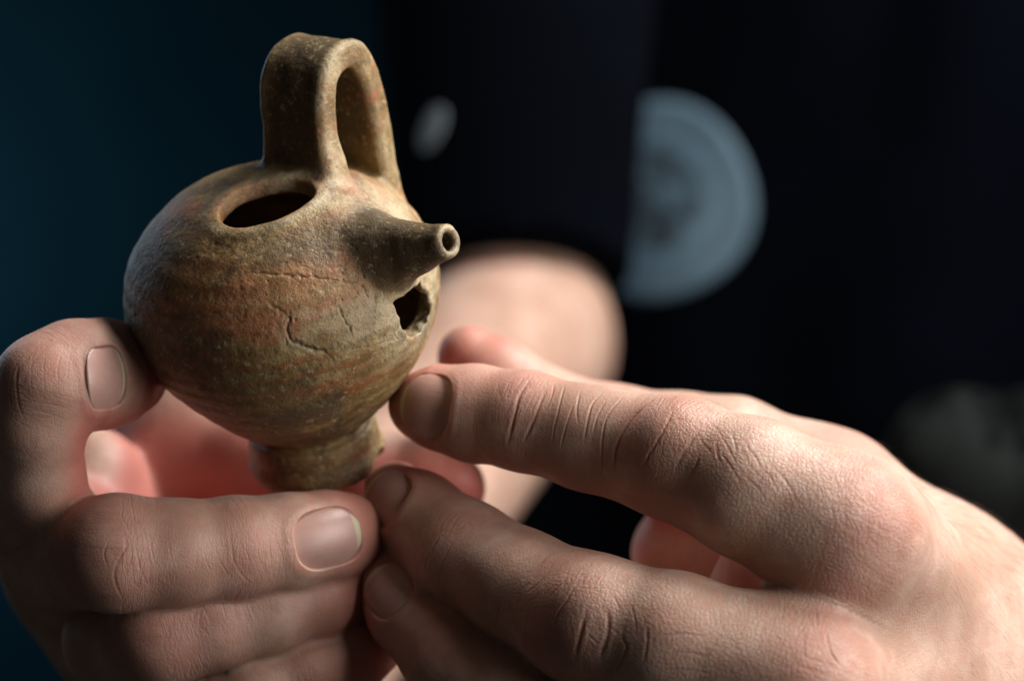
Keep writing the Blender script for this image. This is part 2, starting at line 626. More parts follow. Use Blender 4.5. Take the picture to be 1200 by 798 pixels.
# handle: a strap bent into an arch, standing behind the mouth
hF, hdir = np.array([7.0, 5.8]), unit([0.62, 0.785])
hW = np.array([hdir[1], -hdir[0], 0.0])
arch = smooth_line([(-1.2, 50.0, 0), (-0.4, 55.5, 0), (0.0, 60.0, 0), (0.7, 65.0, 0), (2.8, 69.8, 0), (6.8, 71.8, 0), (11.0, 70.8, 0),
                    (13.4, 66.4, 0), (14.0, 60.0, 0), (13.9, 53.0, 0), (13.6, 46.0, 0), (13.4, 38.0, 0)], 5)[:, :2]

# spout
sp_az = math.radians(37)
sdir = np.array([math.cos(sp_az), -math.sin(sp_az), 0])
sp0, sp1 = sdir * 20.0 + [0, 0, EQ + 8.2], sdir * 38.0 + [0, 0, EQ + 14.0]
sax = unit(sp1 - sp0)

hole_c = np.array([25.6 * math.cos(math.radians(34)), -25.6 * math.sin(math.radians(34)), EQ - 0.9])
mouth_c = np.array([1.0, -6.6, 54.0])


def pot_parts(p):
    r = np.hypot(p[:, 0], p[:, 1])
    z = p[:, 2]
    wob = fbm(p * 0.055, 2, 3) * 0.45
    rip = np.sin(z * 2.1 + 1.5 * vnoise(p * 0.06, 9)) * 0.06
    body = tab_outer(r + 0.3 * np.sin(np.arctan2(p[:, 1], p[:, 0]) * 2 + 0.7), z) + wob + rip
    # handle
    uu = (p[:, :2] - hF) @ hdir
    w = p @ hW - hF @ hW[:2]
    best = np.full(len(p), 1e9)
    tt = np.zeros(len(p))
    q = np.stack([uu, z], 1)
    m = len(arch) - 1
    up_ = np.nonzero((z > 34) & (p[:, 1] > -16))[0]
    full_q, q, full_best, full_tt = q, q[up_], best, tt
    best, tt = best[up_], tt[up_]
    for k in range(m):
        ba = arch[k + 1] - arch[k]
        qq = q - arch[k]
        h = np.clip(qq @ ba / (ba @ ba), 0, 1)
        d = np.linalg.norm(qq - h[:, None] * ba, axis=1)
        mk = d < best
        best[mk] = d[mk]
        tt[mk] = ((k + h) / m)[mk]
    full_best[up_], full_tt[up_] = best, tt
    best, tt = np.minimum(full_best, 40.0), full_tt
    half = 6.6 + 0.9 * sstep(tt, 0.22, 0.06) + 0.3 * sstep(tt, 0.80, 1.0) + 0.25 * vnoise(p * 0.12, 21)
    th = 2.15 + 0.4 * sstep(tt, 0.25, 0.05)
    w = w - 1.3
    rc = 1.2
    dx = best - (th - rc)
    dy = np.abs(w) - (half - rc)
    hand = np.minimum(np.maximum(dx, dy), 0) + np.hypot(np.maximum(dx, 0), np.maximum(dy, 0)) - rc
    hand = hand - 0.28 * sstep(np.abs(w), 3.2, 6.0) * (best < 4) + 0.10 * vnoise(p * 0.35, 5)
    # spout
    q = p - sp0
    h = q @ sax / np.linalg.norm(sp1 - sp0)
    rad = np.linalg.norm(q - (q @ sax)[:, None] * sax, axis=1)
    prof = 2.95 + 5.6 * np.clip(1 - h, 0, 1.3) ** 1.45 - 0.25 * np.exp(-((h - 0.86) / 0.10) ** 2) + 0.35 * vnoise(p * 0.26, 31) + 0.12 * vnoise(p * 0.7, 32)
    side = (rad - prof) * 0.92
    spt = smax(side, (np.abs(h - 0.4) - 0.6) * np.linalg.norm(sp1 - sp0), 0.8)
    return body, hand, spt, r, z, h, rad


def pot_local(p):
    body, hand, spt, r, z, h, rad = pot_parts(p)
    solid = smin(smin(body, spt, 2.6), hand, 2.2)
    cav = np.maximum(body + 3.1, 10.5 - z)
    bore = np.maximum(rad - (1.55 + 0.1 * vnoise(p * 0.8, 4)), -(h + 0.4) * 10)
    d = solid
    # mouth: an oval cut through the crown with a worn lip
    ml = p - mouth_c
    mo = np.hypot((ml[:, 0] * 0.94 + ml[:, 1] * 0.342) / 8.3, (ml[:, 1] * 0.94 - ml[:, 0] * 0.342) / 5.9)
    mouth = np.maximum((mo - 1) * 6.6 + 0.25 * vnoise(p * 0.3, 12), 44.0 - z)
    lipped = np.exp(-((mo - 1.24) / 0.17) ** 2) * (z > 44)
    d = d - 0.22 * lipped
    d = smax(d, -mouth, 0.8)
    d = smax(d, -cav, 0.6)
    d = smax(d, -bore, 0.7)
    # the broken-out hole under the spout
    hl = p - hole_c
    t1 = np.array([math.sin(math.radians(34)), math.cos(math.radians(34)), 0])
    ha, hz = hl @ t1, hl[:, 2]
    # tall, leaning gap with torn edges
    bb = np.sqrt((ha / 6.0) ** 2 + ((hz + 0.15 * ha) / 4.2) ** 2) - 1
    brk = np.maximum(bb * 3.6 + 0.9 * vnoise(p * 0.36, 40) + 0.5 * vnoise(p * 0.85, 41), np.abs(hl @ unit([hole_c[0], hole_c[1], 0])) - 9)
    brk = np.maximum(brk, z - (EQ + 3.2))
    d = smax(d, -brk, 0.25)
    # chipped foot on the side of the hole
    fz = np.array([11.8, -4.8, 0.0])
    ch = np.linalg.norm((p - fz) / [2.3, 3.2, 2.2], axis=1) - 1
    ch = ch * 2.2 + 0.6 * vnoise(p * 0.7, 50)
    d = smax(d, -ch, 0.3)
    fz2 = np.array([13.0, -1.0, 3.6])
    ch2 = (np.linalg.norm((p - fz2) / [1.3, 2.4, 1.5], axis=1) - 1) * 1.4 + 0.4 * vnoise(p * 0.9, 51)
    return smax(d, -ch2, 0.3)


def pot_world(p):
    return pot_local(to_pot(p))


gx = np.arange(-30.5, 38, 0.6)
gy = np.arange(-30.5, 31, 0.6)
gz = np.arange(-3.3, 76, 0.6)
PV, PQ = surface_nets(pot_local, gx, gy, gz)
PV = project(pot_local, PV, 2)
cam_l = to_pot(np.array([[0, -CAM_D, 0.0]]))[0]

# scars and cracks seen on the wall of the jug (photo pixels -> points on the clay)
crack_px = [
    ([(288, 320), (318, 321), (350, 323), (385, 328), (424, 333)], 0.42, 0.20),
    ([(424, 333), (432, 346), (437, 352)], 0.35, 0.22),
    ([(312, 352), (326, 362), (338, 374), (336, 388), (343, 398), (356, 405), (370, 411), (382, 413), (391, 426)], 0.60, 0.32),
    ([(397, 357), (401, 370), (408, 381), (414, 394)], 0.40, 0.24),
    ([(439, 340), (440, 362), (438, 384), (439, 404)], 0.22, 0.16),
    ([(376, 424), (400, 413), (436, 405), (470, 396), (502, 384)], 0.24, 0.20),
]
crack_lines = [to_pot(march(pot_world, smooth_line([(a, b, 0) for a, b in l], 5)[:, :2])) for l, _, _ in crack_px]
flake = to_pot(march(pot_world, [(352, 388), (375, 392), (400, 385), (425, 378), (440, 365), (455, 380)]))


def near_any(V, lines, reach):
    m = np.zeros(len(V), bool)
    for l in lines:
        m |= poly_dist(V, l, reach)[0] < reach
    return m


# finer faces where the camera can see the clay, finest along the cracks
def facing(V, Q):
    C = V[np.array(Q)[:, 0]]
    return C


outer = np.abs(smin(*pot_parts(PV)[:2], 2.5)) < 2.0
sel = outer[PQ].any(1) & (PV[PQ[:, 0]][:, 1] < 14)
PV, PF = refine(PV, PQ, sel)
PV = project(pot_local, PV, 1, 0.3)
fc0 = np.array([q[0] for q in PF])
sel = near_any(PV, crack_lines, 1.6)[fc0]
PV, PF = refine(PV, PF, sel)
PV = project(pot_local, PV, 1, 0.2)
pn = grad(pot_local, PV)
pn /= np.maximum(np.linalg.norm(pn, axis=1, keepdims=True), 1e-6)
disp = 0.07 * fbm(PV * 0.45, 3, 60) + 0.03 * vnoise(PV * 1.9, 61)
pit = np.maximum(vnoise(PV * 1.5, 70) - 0.72, 0) * 0.8
disp -= pit
crack_a = np.zeros(len(PV))
for (l, w, dep), ln in zip(crack_px, crack_lines):
    jag = PV + 0.34 * np.stack([vnoise(PV * 1.3, 80), vnoise(PV * 1.3, 81), vnoise(PV * 1.3, 82)], 1)
    D, T = poly_dist(jag, ln, 4.0)
    tap = np.clip(np.minimum(T, 1 - T) * 6, 0.15, 1)
    g = np.exp(-(D / w) ** 2) * tap
    w = w * 0.5
    g = np.exp(-(D / w) ** 2) * tap
    disp -= dep * 0.75 * g
    disp += dep * 0.05 * np.exp(-((D - 1.8 * w) / (1.1 * w)) ** 2) * tap
    crack_a = np.maximum(crack_a, np.exp(-(D / (w * 0.75)) ** 2) * tap * min(1, dep * 3.6))
FD = np.min(np.linalg.norm(PV[:, None, :] - flake[None], axis=2), axis=1)
fl = sstep(FD + 0.9 * vnoise(PV * 0.8, 91), 4.6, 3.3)
disp -= 0.10 * fl
PV = PV + pn * disp[:, None]
pN = None

body_d, hand_d, spt_d, pr, pz, ph, prad = pot_parts(PV)
fvi = np.array([q[0] for q in PF])
part = np.zeros(len(PF), int)
part[(hand_d[fvi] < body_d[fvi] - 0.3) & (pz[fvi] > 44)] = 1
part[(spt_d[fvi] < body_d[fvi] - 0.25) & (hand_d[fvi] > 1.5)] = 2
part[(pz[fvi] < 8.3)] = 3
_ml = PV - mouth_c
lip_v = np.hypot((_ml[:, 0] * 0.94 + _ml[:, 1] * 0.342) / 8.3, (_ml[:, 1] * 0.94 - _ml[:, 0] * 0.342) / 5.9)
hw = np.clip(1 - np.linalg.norm(PV - hole_c, axis=1) / 11.0, 0, 1)
pale = np.clip(0.40 * fl + 0.9 * hw, 0, 1)
az = np.arctan2(PV[:, 1], PV[:, 0])
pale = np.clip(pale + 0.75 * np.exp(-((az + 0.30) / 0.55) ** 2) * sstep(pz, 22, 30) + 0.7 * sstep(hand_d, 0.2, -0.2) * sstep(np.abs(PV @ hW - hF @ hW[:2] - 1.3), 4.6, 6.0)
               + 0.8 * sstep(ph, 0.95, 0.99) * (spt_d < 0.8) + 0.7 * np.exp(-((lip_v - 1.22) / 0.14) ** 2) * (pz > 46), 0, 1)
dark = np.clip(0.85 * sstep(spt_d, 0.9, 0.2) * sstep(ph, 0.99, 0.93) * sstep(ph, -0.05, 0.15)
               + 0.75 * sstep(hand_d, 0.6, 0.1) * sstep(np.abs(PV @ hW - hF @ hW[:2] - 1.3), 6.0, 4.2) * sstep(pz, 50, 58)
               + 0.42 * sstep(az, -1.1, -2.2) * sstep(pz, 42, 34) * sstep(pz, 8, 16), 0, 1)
mo_v = np.hypot((PV[:, 0] - mouth_c[0]) / 8.3, (PV[:, 1] - mouth_c[1]) / 5.9)
rust = np.clip(0.9 * np.exp(-((mo_v - 1.0) / 0.10) ** 2) * (pz > 44) + 0.75 * np.exp(-((pz - 47.0) / 3.2) ** 2) * sstep(az, -0.1, -0.7) * sstep(az, -2.9, -2.0)
               + 0.5 * np.exp(-((pz - 42) / 2.0) ** 2), 0, 1)

jug = bpy.data.objects.new('jug', None)
jug.empty_display_size = 0.01
col.objects.link(jug)
jug.matrix_world = Matrix.Translation(Vector(pot_o * MM)) @ Matrix(R_pot.tolist()).to_4x4()
jug['label'] = 'small worn ochre clay jug with strap handle, short spout and broken hole, held in fingertips'
jug['category'] = 'jug'


def vertex_normals(V, faces):
    f4 = np.array([(q[0], q[1], q[2], q[-1]) for q in faces])
    nr = np.cross(V[f4[:, 2]] - V[f4[:, 0]], V[f4[:, 3]] - V[f4[:, 1]])
    out = np.zeros_like(V)
    for k in range(4):
        np.add.at(out, f4[:, k], nr)
    return out / np.maximum(np.linalg.norm(out, axis=1, keepdims=True), 1e-12)


pN = vertex_normals(PV, PF)
for k, nm in enumerate(('jug_body', 'handle', 'spout', 'foot')):
    ids = np.nonzero(part == k)[0]
    fs = [PF[i] for i in ids]
    used = np.unique(np.concatenate([np.array(f) for f in fs]))
    remap = np.full(len(PV), -1)
    remap[used] = np.arange(len(used))
    ob = link(nm, PV[used], [tuple(remap[list(f)]) for f in fs], CLAY, jug, normals=pN[used])
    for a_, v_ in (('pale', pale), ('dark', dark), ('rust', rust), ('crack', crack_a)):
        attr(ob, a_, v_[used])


# ------------------------------------------------------------------ the person: arms and hands
class Finger:
    def __init__(self, pts, dorsal, k=2.2, flat=(1.10, 1.04, 1.0, 1.0, 1.0), extra=()):
        # pts from tip to base: (px, py, depth, radius mm)
        self.p = [P(*q[:3]) for q in pts]
        self.r = [q[3] for q in pts]
        self.k = k
        self.n, self.flat, self.extra = [], [], list(extra)
        for i in range(len(self.p) - 1):
            t = unit(self.p[i + 1] - self.p[i])
            d = np.asarray(dorsal[min(i, len(dorsal) - 1)], float)
            d = d - t * (d @ t)
            self.n.append(unit(d))
            self.flat.append(flat[min(i, len(flat) - 1)])
        L = [np.linalg.norm(self.p[i + 1] - self.p[i]) for i in range(len(self.p) - 1)]
        self.s = np.concatenate([[0], np.cumsum(L)])

    def d(self, q):
        if not hasattr(self, 'lo'):
            self.lo = np.min(self.p, axis=0) - max(self.r) - 9
            self.hi = np.max(self.p, axis=0) + max(self.r) + 9
        m = np.all((q > self.lo) & (q < self.hi), axis=1)
        res = np.maximum(np.maximum(self.lo - q, q - self.hi).max(1), 0) + 9.0
        if m.any():
            res[m] = self.d_in(q[m])
        return res

    def d_in(self, q):
        out = None
        for i in range(len(self.p) - 1):
            v = seg(q, self.p[i], self.p[i + 1], self.r[i], self.r[i + 1], self.n[i], self.flat[i])
            out = v if out is None else smin(out, v, self.k)
        for c, r in self.extra:
            out = smin(out, np.linalg.norm(q - c, axis=1) - r, self.k)
        return out

    def coords(self, q):
        """length from the tip, sideways offset, up-ness (1 on the nail side), distance to the centre line"""
        best = np.full(len(q), 1e9)
        out = np.zeros((len(q), 3))
        for i in range(len(self.p) - 1):
            a, ba = self.p[i], self.p[i + 1] - self.p[i]
            w = q - a
            h = w @ ba / (ba @ ba)
            hc = np.clip(h, 0 if i else -2, 1)
            x = w - hc[:, None] * ba
            d = np.linalg.norm(x, axis=1)
            m = d < best
            best[m] = d[m]
            b = np.cross(unit(ba), self.n[i])
            out[m, 0] = (self.s[i] + hc * np.linalg.norm(ba))[m]
            out[m, 1] = (x @ b)[m]
            out[m, 2] = ((x @ self.n[i]) / np.maximum(d, 1e-6))[m]
        return out, best


class Arm:
    def __init__(self, fingers, palm, palm_k, dorsal, arm, web=()):
        self.f, self.palm, self.palm_k, self.dorsal, self.arm = fingers, palm, palm_k, unit(dorsal), arm

    def palm_d(self, q):
        if not hasattr(self, 'lo'):
            pts = np.array([x for s_ in self.palm for x in s_[:2]])
            self.lo, self.hi = pts.min(0) - 34, pts.max(0) + 34
        out = None
        for a, b, ra, rb in self.arm:
            v = seg(q, a, b, ra, rb)
            out = v if out is None else smin(out, v, 18.0)
        m = np.all((q > self.lo) & (q < self.hi), axis=1)
        if m.any():
            p, o = q[m], None
            for a, b, ra, rb in self.palm:
                v = seg(p, a, b, ra, rb)
                o = v if o is None else smin(o, v, self.palm_k)
            out[m] = smin(out[m], o, 18.0)
        return out

    def d(self, q):
        base = self.palm_d(q)
        out = None
        for f in self.f:
            v = smin(base, f.d(q), 7.0)
            out = v if out is None else smin(out, v, 1.1)
        return out


CAMV = (0, -1, 0)
# left arm of the person: the lit hand with its back to the lens, fingers pointing at the foot of the jug
L_index = Finger([(489, 475, 4, 5.2), (512, 477, 2, 7.0), (555, 484, -1, 8.1), (614, 493, -5, 8.3), (690, 513, -10, 8.6), (786, 535, -17, 10.0),
                  (880, 572, -25, 11.3), (988, 622, -28, 11.8)], [(-0.25, -1, 0.05), (-0.1, -1, 0.05), (0, -1, 0.05), (0.05, -1, 0.15), (0, -1, 0.2), (-0.1, -1, 0.3), (-0.2, -1, 0.3)], extra=[(P(798, 531, -20.5), 9.0)])
L_middle = Finger([(463, 583, 8, 6.4), (490, 606, 3, 7.8), (545, 648, -5, 8.8), (610, 686, -13, 9.2), (684, 724, -22, 10.6),
                   (790, 752, -30, 11.0), (935, 800, -34, 12.0)], [(-0.55, -0.85, 0.1), (-0.4, -0.9, 0.15), (-0.2, -1, 0.1), (0, -1, 0.1), (0, -1, 0.2), (0, -1, 0.2)], extra=[(P(702, 724, -26.5), 9.8)])
L_ring = Finger([(456, 680, 3, 6.2), (480, 714, -1, 7.4), (530, 770, -8, 8.2), (600, 832, -16, 8.6), (675, 890, -22, 9.8), (790, 915, -30, 10.4),
                 (920, 955, -34, 12.5)], [(-0.5, -0.85, -0.1), (-0.3, -0.9, 0), (0, -1, 0)])
L_little = Finger([(560, 850, 10, 5.6), (600, 890, 5, 6.6), (655, 940, 0, 7.0), (720, 985, -8, 8.2), (800, 1020, -14, 8.4), (900, 1080, -20, 10.5)], [(0, -1, 0)])
L_thumb = Finger([(552, 421, 37, 6.4), (582, 447, 36, 8.0), (640, 492, 35, 9.2), (720, 513, 33, 9.6), (800, 530, 30, 10.8), (856, 540, 27, 11.6), (970, 588, 26, 12.0)],
                 [(0.1, 0.3, 1)], flat=(1.05, 1.0))
lw_r, lw_u = P(1088, 742, 26), P(1085, 930, 32)
lmc = [P(988, 626, -26), P(935, 802, -32), P(920, 955, -34), P(900, 1080, -20)]
L_palm = [(lmc[0], lw_r, 11.5, 15.5), (lmc[1], (lw_r + lw_u) / 2 + [0, -6, 4], 11.5, 16), (lmc[2], lw_u + [0, -4, 10], 12.5, 15), (lmc[3], lw_u, 11.0, 13.5),
          (P(970, 588, 26), lw_r, 12.0, 14.0), (P(930, 640, 0), P(1040, 690, 8), 10.0, 15.0), (P(900, 720, 6), P(1050, 820, 16), 11.0, 16.0),
          (P(797, 648, 36), P(960, 640, 22), 8.5, 13.0), (P(1002, 645, -17), P(1085, 762, 6), 11.0, 15.5), (P(960, 800, -22), P(1085, 840, 4), 11.5, 16.5)]
le_r, le_u = P(1780, 1190, 195), P(1740, 1340, 205)
ls = np.array([330.0, 400.0, 190.0])
L_arm = [(lw_r, lw_u, 15.5, 14.0), (lw_r, le_r, 15.5, 36.0), (lw_u, le_u, 14.0, 30.0), ((le_r + le_u) / 2, ls, 40.0, 52.0)]
LH = Arm([L_index, L_middle, L_ring, L_little, L_thumb], L_palm, 9.0, (-0.35, -0.9, 0.25), L_arm)

# right arm: hooked first finger at the side of the jug, second finger under its foot, thumb behind
R_index = Finger([(145, 437, 2, 7.8), (122, 438, -4, 9.1), (88, 441, -10, 9.2), (56, 454, -14, 8.8), (44, 500, -14, 7.6), (46, 560, -10, 7.4), (56, 622, 0, 9.4), (84, 640, 40, 11.0)],
                 [(-0.55, -0.85, 0.08), (-0.5, -0.85, 0.08), (-0.6, -0.8, 0.3), (-0.9, -0.6, 0.1), (-0.9, -0.6, 0), (-0.9, -0.6, 0), (-1, -0.3, 0)], flat=(1.0, 1.0, 1.0))
R_middle = Finger([(408, 626, 2, 6.9), (385, 630, 0, 7.9), (335, 637, -4, 8.3), (275, 643, -8, 8.6), (205, 648, -12, 8.8), (138, 648, -14, 9.6), (66, 646, 0, 9.8), (84, 656, 40, 11.5)],
                  [(0.05, -1, 0.0), (0, -1, 0), (-0.1, -1, 0), (-0.2, -1, 0), (-0.3, -1, 0), (-0.8, -0.6, 0), (-1, -0.2, 0)])
R_ring = Finger([(398, 690, 4, 6.4), (372, 698, 2, 7.4), (310, 714, -2, 7.8), (245, 728, -5, 8.2), (190, 740, -6, 9.2), (142, 748, 10, 9.8), (150, 752, 44, 11.0)],
                [(0, -1, -0.1), (0, -1, -0.1), (-0.1, -1, 0), (-0.3, -1, 0), (-0.8, -0.6, 0), (-1, -0.2, 0)])
R_little = Finger([(438, 752, 8, 5.6), (415, 764, 6, 6.5), (360, 788, 2, 6.8), (300, 812, 0, 7.4), (255, 830, 2, 8.0), (235, 838, 20, 8.6), (240, 850, 48, 10.0)], [(0, -1, -0.1)])
R_thumb = Finger([(528, 570, 40, 6.6), (500, 567, 41, 8.0), (440, 560, 44, 9.0), (380, 550, 48, 9.8), (300, 540, 55, 10.8), (225, 535, 62, 13.0), (190, 660, 80, 14.0)],
                 [(0, 0.9, 0.5)])
rmc = [P(84, 640, 40), P(84, 656, 40), P(150, 752, 44), P(240, 850, 48)]
rw_r, rw_u = P(250, 800, 118), P(300, 920, 108)
R_palm = [(rmc[0], rw_r, 11.0, 14.0), (P(100, 690, 42), (rw_r + rw_u) / 2, 11.5, 14.5), (rmc[2], rw_u, 11.0, 14.0), (rmc[3], rw_u, 10.0, 13.0),
          (P(190, 660, 80), rw_r, 13.0, 14.0), (P(108, 560, 44), P(130, 660, 52), 9.0, 11.0), (P(235, 500, 66), P(200, 700, 86), 13.0, 15.0),
          (P(165, 480, 72), P(150, 640, 70), 10.0, 12.0)]
elb = P(600, 408, 320)
rs_ = np.array([5.0, 430.0, 300.0])
R_arm = [(rw_r, rw_u, 14.0, 13.0), ((rw_r + rw_u) / 2, elb, 22.0, 29.5), (elb + [0, 14, 6], rs_, 22.0, 40.0)]
RH = Arm([R_index, R_middle, R_ring, R_little, R_thumb], R_palm, 9.0, (-0.9, -0.4, 0.1), R_arm)


class Nail:
    """place of a nail on a finger: its middle (photo pixel), length, width"""
    def __init__(self, arm, finger, px, L, W, tip=1, turn=0.0, sink=0.10, Rv=None, arc=0.30, bend=60.0, face=0.0, taper=0.12):
        self.taper = taper
        self.arc, self.bend = arc, bend
        self.C = march(lambda q: finger.d(q), [px])[0]
        a, b = finger.p[0], finger.p[tip + 1]
        self.t = unit(a - b)
        n = grad(lambda q: finger.d(q), self.C[None])[0]
        n = n - self.t * (n @ self.t) * 0.8
        n = unit(n) * (1 - face) + finger.n[2] * face
        n = unit(n)
        self.t = unit(self.t - n * (self.t @ n))
        self.b = np.cross(self.t, n)
        if turn:
            c, s = math.cos(turn), math.sin(turn)
            self.t, self.b = self.t * c + self.b * s, self.b * c - self.t * s
        self.n, self.L, self.W = n, L, W
        self.Rv = Rv or W * 0.66
        self.sink = sink

    def h(self, u, v):
        return -(self.Rv - np.sqrt(np.maximum(self.Rv ** 2 - v ** 2, 0.01))) - u * u / np.where(u > 0, self.bend, 60.0) - self.sink

    def mesh(self, nu=22, nv=18):
        A, B = np.meshgrid(np.linspace(-1, 1, nu), np.linspace(-1, 1, nv), indexing='ij')
        w = sstep(A, -0.1, 0.75)
        u0 = A * np.sqrt(1 - B * B / 2)
        v0 = B * np.sqrt(1 - A * A / 2)
        u1 = A - self.arc * B * B * np.maximum(A, 0)
        v1 = B * (1 - self.taper * np.maximum(A, 0) ** 2) * 0.96
        U, Vv = u0 * (1 - w) + u1 * w, v0 * (1 - w) + v1 * w
        u, v = U * self.L / 2, Vv * self.W / 2
        h = self.h(u, v)
        top = self.C + u[..., None] * self.t + v[..., None] * self.b + h[..., None] * self.n
        bot = top - 0.45 * self.n
        V = np.concatenate([top.reshape(-1, 3), bot.reshape(-1, 3)])
        N = nu * nv
        F = []
        idx = lambda i, j: i * nv + j
        for i in range(nu - 1):
            for j in range(nv - 1):
                q = (idx(i, j), idx(i + 1, j), idx(i + 1, j + 1), idx(i, j + 1))
                F.append(q)
                F.append(tuple(N + k for k in q[::-1]))
        ring = [idx(i, 0) for i in range(nu)] + [idx(nu - 1, j) for j in range(1, nv)] + [idx(i, nv - 1) for i in range(nu - 2, -1, -1)] + [idx(0, j) for j in range(nv - 2, 0, -1)]
        for k in range(len(ring)):
            a, b = ring[k], ring[(k + 1) % len(ring)]
            F.append((b, a, N + a, N + b))
        nc = np.stack([np.concatenate([U.ravel()] * 2), np.concatenate([Vv.ravel()] * 2), np.zeros(2 * N)], 1)
        return V, F, nc

    def press(self, V, D, Nn):
        """sink the skin under the plate and raise a fold round it"""
        q = V - self.C
        u, v, w = q @ self.t, q @ self.b, q @ self.n
        m = (np.abs(w) < 5) & (np.abs(u) < self.L) & (np.abs(v) < self.W)
        pe = np.where(u > 0, 5.0 if self.arc < 0.2 else 3.2, 2.6)
        rho = ((np.abs(u) / (self.L / 2)) ** pe + (np.abs(v) / (self.W / 2)) ** pe) ** (1 / pe)
        inside = sstep(rho, 0.99, 0.89) * m
        target = self.h(u, v) - 0.16
        V2 = V + ((np.minimum(target - w, 0.25)) * inside)[:, None] * self.n
        fold = np.exp(-((rho - 1.17) / 0.10) ** 2) * sstep(u / self.L, 0.45, 0.05) * m
        return V2 + (0.10 * fold)[:, None] * self.n


L_nails = [Nail(LH, L_index, (497, 475), 11.2, 11.8, tip=1, arc=0.5, bend=19.0, face=0.7, sink=-0.02), Nail(LH, L_middle, (449, 581), 10.5, 10.5, tip=1), Nail(LH, L_ring, (452, 690), 10.0, 9.5, tip=1)]
R_nails = [Nail(RH, R_index, (128, 443), 9.0, 11.0, tip=2, Rv=7.6, arc=-0.04, taper=0.0), Nail(RH, R_middle, (386, 630), 13.6, 10.6, tip=2, turn=-0.10, arc=0.42)]

# creases one can follow in the photograph: (pixels, half width mm, depth mm)
L_creases = [
    ([(622, 446), (610, 462), (604, 482), (599, 504), (594, 526)], 0.34, 0.289),
    ([(640, 456), (632, 476), (624, 496), (613, 520)], 0.30, 0.221),
    ([(650, 448), (646, 466), (636, 486)], 0.2, 0.119), ([(662, 450), (656, 474), (650, 500), (646, 524)], 0.2, 0.145),
    ([(672, 474), (664, 498), (657, 526)], 0.2, 0.145), ([(680, 458), (676, 480), (678, 500)], 0.2, 0.111),
    ([(707, 460), (694, 474), (688, 496), (684, 520)], 0.22, 0.162), ([(710, 470), (700, 488), (694, 512)], 0.2, 0.128),
    ([(732, 463), (714, 484), (707, 504), (705, 540), (708, 566)], 0.22, 0.178),
    ([(768, 466), (746, 484), (733, 502), (723, 524), (721, 546), (722, 562)], 0.42, 0.357),
    ([(790, 478), (782, 496), (772, 514), (760, 534), (750, 552)], 0.25, 0.170),
    ([(818, 506), (806, 524), (796, 540), (790, 552)], 0.36, 0.187), ([(819, 536), (814, 548), (806, 560)], 0.34, 0.221),
    
    ([(816, 508), (826, 522), (836, 534)], 0.2, 0.076), ([(840, 512), (840, 530), (846, 546)], 0.25, 0.119),
    ([(828, 490), (842, 506), (856, 530), (866, 548)], 0.22, 0.076), ([(856, 504), (862, 522), (860, 544)], 0.22, 0.076),
    ([(870, 516), (884, 534), (894, 552)], 0.22, 0.076), ([(842, 528), (856, 546), (868, 566)], 0.2, 0.076),
    
    ([(884, 540), (900, 556), (912, 575)], 0.2, 0.111), ([(905, 545), (920, 562), (935, 588)], 0.2, 0.111), ([(870, 556), (888, 572), (900, 592)], 0.2, 0.102),
    ([(975, 590), (976, 606), (978, 622)], 0.2, 0.060), ([(1002, 608), (1003, 622), (1004, 634)], 0.22, 0.060), ([(1030, 606), (1029, 620), (1027, 634)], 0.22, 0.060),
    ([(990, 596), (991, 612), (990, 626)], 0.18, 0.060), ([(1016, 612), (1016, 626), (1014, 640)], 0.18, 0.060),
    # second finger
    ([(688, 714), (683, 732), (678, 750), (674, 772)], 0.40, 0.306), ([(711, 712), (713, 736), (708, 756), (702, 772)], 0.40, 0.289),
    ([(686, 676), (672, 690), (664, 704), (654, 718), (648, 736)], 0.26, 0.170), ([(670, 674), (654, 688), (642, 702)], 0.2, 0.136),
    ([(640, 674), (628, 686), (616, 696)], 0.2, 0.111), ([(731, 730), (730, 748), (734, 758), (726, 780), (716, 792)], 0.30, 0.204),
    ([(758, 732), (758, 752), (754, 776)], 0.26, 0.153), ([(688, 742), (696, 750), (702, 756)], 0.16, 0.119), ([(714, 734), (724, 742)], 0.16, 0.102),
    ([(738, 706), (744, 726), (746, 744)], 0.2, 0.119), ([(712, 690), (724, 708), (726, 726)], 0.18, 0.102), ([(620, 720), (616, 738), (618, 762)], 0.2, 0.102),
    ([(590, 700), (584, 720), (580, 742)], 0.2, 0.085), ([(514, 628), (502, 652), (496, 676)], 0.22, 0.102), ([(530, 636), (518, 660), (514, 690)], 0.22, 0.102),
    ([(778, 744), (800, 742), (826, 746)], 0.2, 0.102), ([(780, 766), (806, 764), (834, 770)], 0.2, 0.102), ([(778, 784), (806, 784), (836, 790)], 0.2, 0.102),
    # hollow and second knuckle
    ([(940, 730), (942, 752), (944, 776)], 0.22, 0.119), ([(968, 736), (971, 756), (978, 772), (990, 784)], 0.26, 0.153), ([(956, 716), (958, 736)], 0.18, 0.102),
    ([(950, 690), (980, 694), (1010, 684), (1030, 664)], 0.2, 0.085),
]
